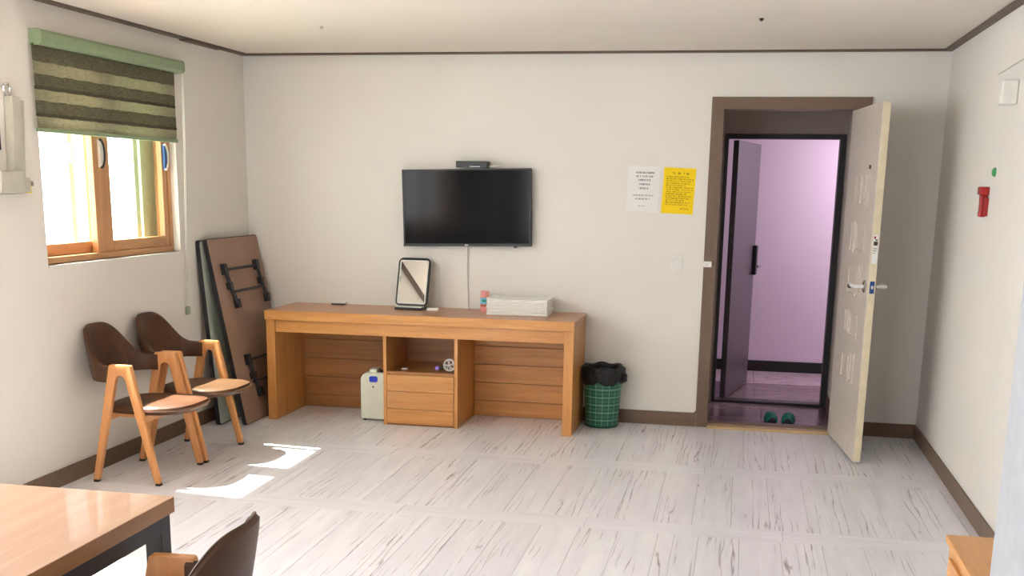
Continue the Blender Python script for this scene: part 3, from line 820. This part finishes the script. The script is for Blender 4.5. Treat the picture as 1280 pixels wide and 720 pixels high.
# white appliance under the desk
AP = thing('air_purifier', 'cream plastic appliance with blue button standing under desk', 'appliance', (1.063, -0.37, 0.0))
bm = bmesh.new()
def shell(w, z0, z1, rt):
    pts = [(-w+0.012, z0), (w-0.012, z0), (w, z0+0.012), (w, z1-0.02), (w-0.02, z1)]
    for i in range(8):
        a = radians(90+90*i/7); pts.append((-w+rt+rt*cos(a), z1-rt+rt*sin(a)))
    pts.append((-w, z0+0.012)); return pts
prism(bm, shell(0.093, 0.012, 0.335, 0.055), 'Y', -0.055, 0.10, bev=0.008); obj('body', bm, 'purifier_body', AP, smooth=True)
bm = bmesh.new(); prism(bm, shell(0.088, 0.264, 0.330, 0.050), 'Y', -0.0575, -0.05); obj('top_panel', bm, 'purifier_body', AP)
bm = bmesh.new(); box(bm, -0.035, 0.02, -0.03, 0.06, 0.333, 0.357, bev=0.007); obj('carry_handle', bm, 'purifier_body', AP, smooth=True)
bm = bmesh.new(); box(bm, 0.025, 0.08, -0.02, 0.06, 0.328, 0.342, bev=0.004); obj('grille', bm, 'black_plastic', AP)
bm = bmesh.new(); prism(bm, rrect(0.058, 0.040, 0.013, 5, 0.002, 0.292), 'Y', -0.063, -0.055, bev=0.002); obj('button', bm, 'blue_plastic', AP)
bm = bmesh.new(); lathe(bm, [(0, -0.003), (0.006, -0.003), (0.006, 0.003), (0, 0.003)], 10, Matrix.Translation((0.0, -0.055, 0.238)) @ rot_to_y()); obj('sensor_dot', bm, 'black_plastic', AP)
for sx_ in (-0.07, 0.07):
    for sy2 in (-0.03, 0.07):
        bm = bmesh.new(); lathe(bm, [(0, 0), (0.012, 0), (0.012, 0.014), (0, 0.014)], 10, Matrix.Translation((sx_, sy2, 0))); obj('foot', bm, 'foot_black', AP)

# ------------------------------------------------------------------ wastebasket
WB = thing('wastebasket', 'green checked wastebasket lined with a black bag beside the desk', 'wastebasket', (2.608, -0.150, 0))
bm = bmesh.new(); uv = bm.loops.layers.uv.new('UVMap'); seg = 48
prof = [(0.108, 0.006), (0.112, 0.012), (0.119, 0.14), (0.125, 0.27), (0.131, 0.395)]
rings = [[bm.verts.new((r*cos(2*pi*i/seg), r*sin(2*pi*i/seg), zz)) for i in range(seg)] for r, zz in prof]
for k, (a, b) in enumerate(zip(rings, rings[1:])):
    for i in range(seg):
        f = bm.faces.new((a[i], a[(i+1) % seg], b[(i+1) % seg], b[i]))
        for lp, (u, v) in zip(f.loops, ((i, k), (i+1, k), (i+1, k+1), (i, k+1))): lp[uv].uv = (u/seg*2, prof[v][1]/0.395)
obj('basket_wall', bm, 'bin_green', WB, smooth=True)
bm = bmesh.new(); lathe(bm, [(0, 0.0), (0.100, 0.0), (0.112, 0.004), (0.114, 0.014), (0.106, 0.016), (0, 0.010)], 48); obj('basket_base', bm, 'base_green', WB, smooth=True)
bm = bmesh.new(); seg = 72; rnd = random.Random(3)
prof = [(0.128, 0.30, 0), (0.139, 0.312, 1), (0.145, 0.345, 1), (0.147, 0.385, 1), (0.143, 0.412, 1), (0.132, 0.418, 0.6), (0.118, 0.405, 0.5), (0.110, 0.33, 0.4), (0.100, 0.18, 0.2), (0, 0.16, 0)]
ph = [rnd.uniform(0, 6.28) for _ in range(4)]
rings = []
for r, zz, k in prof:
    if r == 0: rings.append([bm.verts.new((0, 0, zz))]*seg); continue
    row = []
    for i in range(seg):
        a = 2*pi*i/seg
        f = 0.005*sin(7*a+ph[0])+0.004*sin(13*a+ph[1]+zz*20)+0.003*sin(23*a+ph[2]+zz*40)
        dz = 0.010*sin(5*a+ph[3])+0.006*sin(11*a+ph[0]) if zz < 0.32 else 0.006*sin(6*a+ph[1])
        row.append(bm.verts.new(((r+f*k)*cos(a), (r+f*k)*sin(a), zz+dz*(1 if zz > 0.29 else 0))))
    rings.append(row)
for a, b in zip(rings, rings[1:]):
    for i in range(seg):
        j = (i+1) % seg
        if b[i] is b[j]: bm.faces.new((a[i], a[j], b[i]))
        else: bm.faces.new((a[i], a[j], b[j], b[i]))
bmesh.ops.recalc_face_normals(bm, faces=bm.faces)
bag = obj('bag_liner', bm, 'bag_black', WB, smooth=True)
bm = bmesh.new(); bmesh.ops.create_icosphere(bm, subdivisions=3, radius=0.03, matrix=Matrix.Translation((0.148, -0.03, 0.345)) @ Matrix.Diagonal((0.7, 0.9, 1.1, 1)))
for v in bm.verts: v.co += Vector((sin(v.co.z*160), sin(v.co.x*190), cos(v.co.y*150)))*0.003
obj('bag_knot', bm, 'bag_black', bag, smooth=True)

# ------------------------------------------------------------------ folding tables leaning in the corner
def folding_table(name, label, x_bot, x_top, y0, w, L, face_under, group='folding tables'):
    th_ = math.asin((x_bot-x_top)/L)
    t = thing(name, label, 'folding table', (x_bot, y0, 0), (0, -th_, 0), None)
    # local: y along width, z along length, seen face at x=0 looking +x
    T = 0.028
    out = rrect(w, L, 0.025, 5, w/2, L/2)
    inn = rrect(w-0.012, L-0.012, 0.02, 5, w/2, L/2)
    bm = bmesh.new(); prism(bm, out, 'X', -T, -0.001); obj('edge_band', bm, 'table_black_edge', t)
    bm = bmesh.new(); prism(bm, inn, 'X', -0.0015, 0.0); obj('board_face', bm, 'board_underside' if face_under else 'pale_laminate', t)
    bm = bmesh.new(); prism(bm, inn, 'X', -T-0.0006, -T+0.001); obj('board_back', bm, 'pale_laminate' if face_under else 'board_underside', t)
    if face_under:
        for zb, zt, rev in ((0.785, 1.065, False), (0.165, 0.445, True)):
            fr = None
            wl0, wr0, wl1, wr1 = (0.20, 0.685, 0.13, 0.64) if not rev else (0.255, 0.70, 0.195, 0.64)
            bm = bmesh.new()
            lt = (zt+zb)/2
            tube(bm, [(0.022, 0.14 if not rev else 0.22, zt-0.03), (0.022, 0.645, zt-0.03)], 0.009, 8)
            tube(bm, [(0.022, 0.20, zb+0.10), (0.022, 0.67, zb+0.10)], 0.009, 8)
            fr = obj('crossbar', bm, 'black_steel', t, smooth=True)
            for (ya, yb) in ((wl0, wl1), (wr0, wr1)):
                bm = bmesh.new()
                pts = [(0.020, yb, zt), (0.020, (ya+yb)/2-0.005, lt+0.03), (0.020, (ya+yb)/2+0.008, lt-0.02), (0.020, ya+0.02, zb)]
                tube(bm, pts, 0.0135, 8); o = obj('leg', bm, 'black_steel', fr, smooth=True)
                for q in ((0.034, yb-0.022, yb+0.022, zt-0.06, zt+0.012), (0.036, (ya+yb)/2-0.026, (ya+yb)/2+0.016, lt-0.02, lt+0.025),
                          (0.034, ya+0.0, ya+0.04, zb-0.012, zb+0.05)):
                    bx('hinge_bracket', 'black_plastic', fr, 0.0, *q, bev=0.003)
    return t
folding_table('folding_table', 'brown-backed folding table showing black folded legs, leaning in the corner', 0.298, 0.062, -0.80, 0.785, 1.25, True)
folding_table('folding_table', 'pale-faced folding table half hidden behind the brown-backed one', 0.125, 0.030, -0.838, 0.78, 1.222, False)

# ------------------------------------------------------------------ armchairs
def smoothstep(x): x = max(0, min(1, x)); return x*x*(3-2*x)
def make_chair(label):
    t = thing('armchair', label, 'chair')
    def xo(z, side):  # outer edge x of the A at height z
        k = z/0.645
        return -0.200+(-0.065+0.200)*k if side < 0 else 0.195+(0.058-0.195)*k
    def leg_w(z): return 0.030+0.024*(z/0.645)
    for sy in (-1, 1):
        out = [(xo(0.012, -1), 0.012), (xo(0.645, -1), 0.640), (xo(0.645, -1)+0.006, 0.645), (xo(0.645, 1)-0.006, 0.645), (xo(0.645, 1), 0.640), (xo(0.012, 1), 0.012)]
        inner = [(xo(0.012, 1)-leg_w(0.012), 0.012)]
        for z in (0.15, 0.3, 0.45, 0.54): inner.append((xo(z, 1)-leg_w(z)*1.0, z))
        xr, xl = xo(0.56, 1)-leg_w(0.56), xo(0.56, -1)+leg_w(0.56)
        for i in range(1, 8):
            a = pi*i/8; inner.append(((xr+xl)/2+(xr-xl)/2*cos(a), 0.557+0.032*sin(a)))
        for z in (0.54, 0.45, 0.3, 0.15): inner.append((xo(z, -1)+leg_w(z), z))
        inner.append((xo(0.012, -1)+leg_w(0.012), 0.012))
        bm = bmesh.new(); y = sy*0.240
        prism(bm, out+inner, 'Y', y-0.016, y+0.016, bev=0.003)
        f = obj('arm_frame', bm, 'chair_wood', t, smooth=True)
        for s in (-1, 1):
            xm = xo(0.006, s)+(-s)*leg_w(0)/2
            bm = bmesh.new(); prism(bm, rrect(0.030, 0.034, 0.008, 3, xm, y), 'Z', 0.0, 0.014); obj('foot_cap', bm, 'foot_black', f)
    # cross rails
    bm = bmesh.new()
    box(bm, -0.135, -0.105, -0.225, 0.225, 0.335, 0.372, bev=0.003)
    box(bm, 0.085, 0.115, -0.225, 0.225, 0.335, 0.372, bev=0.003)
    box(bm, -0.13, 0.10, -0.15, -0.12, 0.345, 0.372); box(bm, -0.13, 0.10, 0.12, 0.15, 0.345, 0.372)
    obj('seat_rail', bm, 'chair_wood', t)
    # seat: rounded pad with soft dome
    def outline(k, n=48):
        pts = []
        for i in range(n):
            a = 2*pi*i/n; e = 0.62
            cx = 0.252*math.copysign(abs(cos(a))**e, cos(a)); cyy = 0.222*math.copysign(abs(sin(a))**e, sin(a))
            if cx > 0: cx *= 1.0; cyy *= 1-0.06*(cx/0.25)**2
            pts.append((0.075+cx*k, cyy*k))
        return pts
    bm = bmesh.new(); rings = []
    lay = [(0.90, 0.372), (0.96, 0.376), (1.0, 0.390), (1.0, 0.398), (0.97, 0.410), (0.88, 0.419), (0.7, 0.424), (0.4, 0.424), (0.1, 0.423)]
    for k, z in lay:
        rings.append([bm.verts.new((x, y, z+0.012*((x-0.075)/0.25)**2*(1 if x > 0.075 else -0.3)*(1 if z > 0.40 else 0.6))) for x, y in outline(k)])
    for a, b in zip(rings, rings[1:]):
        for i in range(48): bm.faces.new((a[i], a[(i+1) % 48], b[(i+1) % 48], b[i]))
    bm.faces.new(rings[0][::-1]); bm.faces.new(rings[-1])
    bmesh.ops.recalc_face_normals(bm, faces=bm.faces)
    seat = obj('seat', bm, 'brown_leather', t, smooth=True)
    bm = bmesh.new(); tube(bm, [(x, y, 0.394+0.010*((x-0.075)/0.25)**2*(1 if x > 0.075 else -0.3)) for x, y in outline(1.005)], 0.0035, 6, True)
    obj('piping', bm, 'brown_leather', seat, smooth=True)
    # wrap-around back
    bm = bmesh.new(); N = 44; rows = []
    for i in range(N+1):
        u = -1+2*i/N; au = abs(u); sg = 1 if u >= 0 else -1
        a = au*pi/2
        # plan curve, flat at back then sweeping to the arms
        px = -0.045-0.205*max(0, cos(a))**0.8 if au < 0.999 else -0.045
        py = sg*0.228*sin(a)**0.92 if au > 0 else 0
        kk = min(1, abs(py)/0.228)**2.5; ztop = 0.634+0.190*(0.5+0.5*cos(pi*kk))
        zbot = 0.535+0.010*au
        nrm = Vector((-cos(a), sg*sin(a)*0.9, 0)).normalized()
        thk = 0.017
        ring = []
        lean = 0.20
        for (q, s) in ((0, 0), (0.03, 0.8), (0.12, 1), (0.35, 1), (0.6, 1), (0.85, 1), (0.96, 0.85), (1, 0.0), (0.96, -0.85), (0.85, -1), (0.6, -1), (0.35, -1), (0.12, -1), (0.03, -0.8)):
            z = zbot+(ztop-zbot)*q
            off = nrm*thk*s*(1.0-0.25*max(0, q-0.6))
            ln = -(z-0.56)*lean*cos(a)
            pl_ = 0.0015*sin(u*90)*(1 if 0.45 < au < 0.85 else 0)
            ring.append(bm.verts.new((px+off.x+ln+nrm.x*pl_, py+off.y+nrm.y*pl_, z)))
        rows.append(ring)
    for a, b in zip(rows, rows[1:]):
        n = len(a)
        for k in range(n): bm.faces.new((a[k], a[(k+1) % n], b[(k+1) % n], b[k]))
    bm.faces.new(rows[0]); bm.faces.new(rows[-1][::-1]); bmesh.ops.recalc_face_normals(bm, faces=bm.faces)
    back = obj('backrest', bm, 'brown_leather', t, smooth=True)
    bm = bmesh.new(); tube(bm, [r[7].co.copy()+Vector((0, 0, 0.0005)) for r in rows] if False else [(v[0], v[1], v[2]) for v in [tuple(back.data.vertices[i*14+7].co) for i in range(N+1)]], 0.0032, 6)
    obj('piping', bm, 'brown_leather', back, smooth=True)
    for au in (0.52, 0.66, 0.80):
        for sg in (-1, 1):
            i = round((sg*au+1)/2*N); vs = [back.data.vertices[i*14+k].co.copy() for k in (8, 9, 10, 11, 12, 13)]
            bm = bmesh.new(); tube(bm, vs, 0.0022, 5); obj('seam', bm, 'brown_leather', back)
    return t
c1 = make_chair('brown leather armchair with wooden A-frame legs nearest the wall corner of the table')
c1['label'] = 'left of two brown leather wooden-framed armchairs under the window, the nearer one'
c1.location = (0.312, -2.10, 0)
c2 = copy_tree(c1); c2['label'] = 'brown leather armchair under the window beside the leaning folding tables'
c2.location = (0.318, -1.565, 0)
c3 = copy_tree(c1); c3['label'] = 'brown leather armchair cut off by bottom edge, pulled up to the near table'
c3.location = (2.078, -5.345, 0); c3.rotation_euler = (0, 0, radians(184))
for c in (c1, c2, c3): c['group'] = 'brown leather armchairs with wooden A-frames'

# ------------------------------------------------------------------ near table
NT = thing('dining_table', 'light wooden table on black steel legs at bottom left corner', 'table', (1.982, -4.93, 0))
bx('tabletop', 'table_wood', NT, -1.20, 0, -1.5, 0, 0.7485, 0.7505, bev=0.0008)
bx('tabletop_edge', 'table_edge_wood', NT, -1.20, 0, -1.5, 0, 0.706, 0.7485, bev=0.002)
for x in (-1.19, -0.06):
    for y in (-1.49, -0.06): bx('leg', 'black_steel', NT, x, x+0.05, y, y+0.05, 0.0, 0.706, bev=0.002)
bx('frame_beam', 'black_steel', NT, -0.06, -0.01, -1.44, -0.06, 0.656, 0.706, bev=0.002)
bx('frame_beam', 'black_steel', NT, -1.19, -1.14, -1.44, -0.06, 0.656, 0.706, bev=0.002)
bx('frame_beam', 'black_steel', NT, -1.14, -0.06, -0.06, -0.01, 0.656, 0.706, bev=0.002)
bx('frame_beam', 'black_steel', NT, -1.14, -0.06, -1.49, -1.44, 0.656, 0.706, bev=0.002)

# ------------------------------------------------------------------ low cabinet at bottom right
CB = thing('low_cabinet', 'low honey wooden cabinet at bottom right corner', 'cabinet', (4.126, -4.255, 0))
bx('cabinet_top', 'cabinet_wood', CB, 0, 0.54, -0.46, 0, 0.578, 0.60, bev=0.002)
bx('body', 'cabinet_wood', CB, 0.012, 0.54, -0.455, -0.005, 0.0, 0.578, bev=0.002)
dd = bx('door', 'cabinet_wood', CB, 0.002, 0.012, -0.44, -0.06, 0.03, 0.545, bev=0.001)
bm = bmesh.new(); tube(bm, [(0.002, -0.25, 0.48), (-0.014, -0.25, 0.48)], 0.008, 8); obj('knob', bm, 'chrome', dd, smooth=True)

# ------------------------------------------------------------------ things on the back wall
def paper(name, label, x, z, rot, mat, inkmat, lines, w=0.210, h=0.297):
    t = thing(name, label, 'notice', (x, -0.001, z), (0, radians(rot), 0))
    bx('sheet', mat, t, -w/2, w/2, -0.0012, 0, -h/2, h/2)
    rnd = random.Random(name+label)
    for (zz, x0, x1, hh, gap) in lines:
        bm = bmesh.new(); x_ = x0
        while x_ < x1:
            ww = rnd.uniform(0.008, 0.022)
            xe = min(x1, x_+ww); c = x_
            while c < xe-0.002:      # unreadable little glyph strokes
                g = hh*0.95
                box(bm, c, c+g*0.75, -0.0018, -0.0012, zz+hh*0.35, zz+hh*0.62)
                box(bm, c+g*rnd.uniform(0.1, 0.6), c+g*rnd.uniform(0.62, 0.8), -0.0018, -0.0012, zz-hh*0.5, zz+hh*0.5)
                if rnd.random() < 0.6: box(bm, c, c+g*0.5, -0.0018, -0.0012, zz-hh*0.5, zz-hh*0.25)
                c += g
            x_ = xe+rnd.uniform(gap, gap*2)
        obj('text_line', bm, inkmat, t)
    return t
wl = []
for zz, a, b, hh in ((.104, -.052, .068, .0095), (.080, -.048, .058, .0095), (.056, -.034, .044, .0095), (.029, -.028, .038, .0095), (.003, -.024, .034, .0095),
                     (-.043, -.066, .070, .0075), (-.066, -.048, .050, .0075), (-.112, -.026, .014, .005)):
    wl.append((zz, a, b, hh, 0.004))
paper('wall_notice', 'white paper notice with sparse black lines taped beside yellow one', 2.815, 1.590, 1.0, 'paper_white', 'ink', wl)
yl = [(.112, -.048, .058, .0100, .008)]
zz = .089
for a, b, hh in ((-.086, .06, .006), (-.086, .094, .006), (-.086, .086, .0055), (-.086, .072, .0055), (-.086, .046, .0055), (-.084, .094, .006), (-.082, .094, .005),
                 (-.082, .08, .005), (-.082, .05, .007), (-.084, .09, .007), (-.08, .082, .007), (-.08, .046, .007), (-.08, .084, .007), (-.084, .064, .006)):
    yl.append((zz, a, b, hh, 0.003)); zz -= .0138
yl.append((-.116, .022, .070, .008, .004))
paper('wall_notice', 'bright yellow paper notice full of small print left of doorway', 3.049, 1.580, 2.1, 'paper_yellow', 'ink_yellow_sheet', yl)
sw = thing('light_switch', 'cream square light switch left of doorway', 'light switch', (3.057, 0, 1.107))
bx('plate', 'white_plastic', sw, -0.039, 0.039, -0.008, 0, -0.059, 0.059, bev=0.003)
bx('rocker', 'white_plastic', sw, -0.018, 0.018, -0.012, -0.008, 0.001, 0.036, bev=0.002)
bx('rocker', 'white_plastic', sw, -0.018, 0.018, -0.012, -0.008, -0.036, -0.001, bev=0.002)
ds = thing('door_sensor', 'small white magnetic catch on the brown casing', 'sensor', (3.262, -0.014, 1.108))
bx('body', 'white_plastic', ds, -0.034, 0.030, -0.020, 0, -0.02, 0.02, bev=0.005)
bx('pin', 'chrome', ds, -0.012, 0.006, -0.024, -0.018, -0.008, 0.006, bev=0.002)

# ------------------------------------------------------------------ things on the right wall
rl = thing('emergency_torch', 'red emergency flashlight clipped to the right wall', 'flashlight', (W_, -1.515, 1.555))
bm = bmesh.new(); box(bm, -0.050, 0, -0.028, 0.028, 0.035, 0.075, bev=0.006); obj('head', bm, 'red_plastic', rl)
bm = bmesh.new(); box(bm, -0.040, -0.006, -0.020, 0.020, -0.075, 0.038, bev=0.008); obj('grip', bm, 'red_plastic', rl)
bx('wall_clip', 'red_plastic', rl, -0.020, 0, -0.030, 0.030, -0.070, 0.02, bev=0.003)
bx('label_strip', 'silver_plastic', rl, -0.0405, -0.0395, -0.006, 0.004, -0.05, 0.005)
bm = bmesh.new(); lathe(bm, [(0, 0), (0.022, 0), (0.022, 0.006), (0.014, 0.014), (0, 0.016)], 20, Matrix.Rotation(radians(-90), 4, 'Y'))
o = tag(obj('green_dot', bm, 'green_sticker', smooth=True), 'small round green marker above red flashlight', 'marker'); o.location = (W_, -1.62, 1.70)
sn = thing('wall_sensor', 'white box-shaped sensor high on right wall at the edge', 'sensor', (W_, -1.78, 2.06))
bx('body', 'white_plastic', sn, -0.045, 0, -0.07, 0.02, -0.045, 0.045, bev=0.006)
bx('cover', 'white_plastic', sn, -0.075, 0, -0.16, -0.085, -0.06, 0.05, bev=0.008)
bm = bmesh.new(); tube(bm, [(W_-0.003, -1.45, 2.175), (W_-0.003, -1.75, 2.188), (W_-0.003, -2.1, 2.20)], 0.0035, 6)
tag(obj('wall_wire', bm, 'cord_gray'), 'thin pale wire along the right wall above sensor', 'wire')

# ------------------------------------------------------------------ ceiling fixings
for x, y, lb in ((3.509, -1.415, 'tiny dark hook in the ceiling towards the door'), (1.077, -1.311, 'tiny pale hook in the ceiling towards the window')):
    bm = bmesh.new(); lathe(bm, [(0, 0), (0.012, 0), (0.010, -0.008), (0.004, -0.014), (0, -0.016)], 14)
    o = tag(obj('ceiling_hook', bm, 'black_steel' if x > 2 else 'device_white', smooth=True), lb, 'hook'); o.location = (x, y, H_)

# ------------------------------------------------------------------ slippers in the entrance
def slipper(x, label, rz, s):
    t = thing('slipper', label, 'slipper', (x, 0.72, FZ), (0, 0, rz+pi), 'dark teal slippers on the entrance tiles')
    def foot(k, n=24):
        pts = []
        for i in range(n):
            a = 2*pi*i/n; y = 0.125*sin(a); w = 0.046+0.008*sin(a); pts.append((w*cos(a)*k, y*k))
        return pts
    bm = bmesh.new(); prism(bm, foot(1), 'Z', 0.0, 0.022, bev=0.003); obj('sole', bm, 'slipper_dark', t, smooth=True)
    bm = bmesh.new(); rows = []
    for j in range(9):
        y = -0.005+0.11*j/8; w = 0.050-0.008*(j/8)**3*2; h = 0.062-0.022*(j/8)**2
        rows.append([bm.verts.new((w*cos(pi*k/12), y, 0.015+h*sin(pi*k/12))) for k in range(13)]+[bm.verts.new(((w-0.006)*cos(pi*k/12), y, 0.015+(h-0.006)*sin(pi*k/12))) for k in range(12, -1, -1)])
    for a, b in zip(rows, rows[1:]):
        n = len(a)
        for k in range(n): bm.faces.new((a[k], a[(k+1) % n], b[(k+1) % n], b[k]))
    bm.faces.new(rows[0]); bm.faces.new(rows[-1][::-1]); bmesh.ops.recalc_face_normals(bm, faces=bm.faces)
    obj('strap', bm, 'slipper_teal', t, smooth=True)
slipper(3.765, 'left dark teal slipper on the entrance tiles', radians(6), 1)
slipper(3.895, 'right dark teal slipper on the entrance tiles', radians(-4), 1)

# ground outside, far below the windows' view
S('ground', bx('ground', 'outdoor_ground', None, -14, -0.3, -16, 6, -3.2, -3.1), 'ground outside')
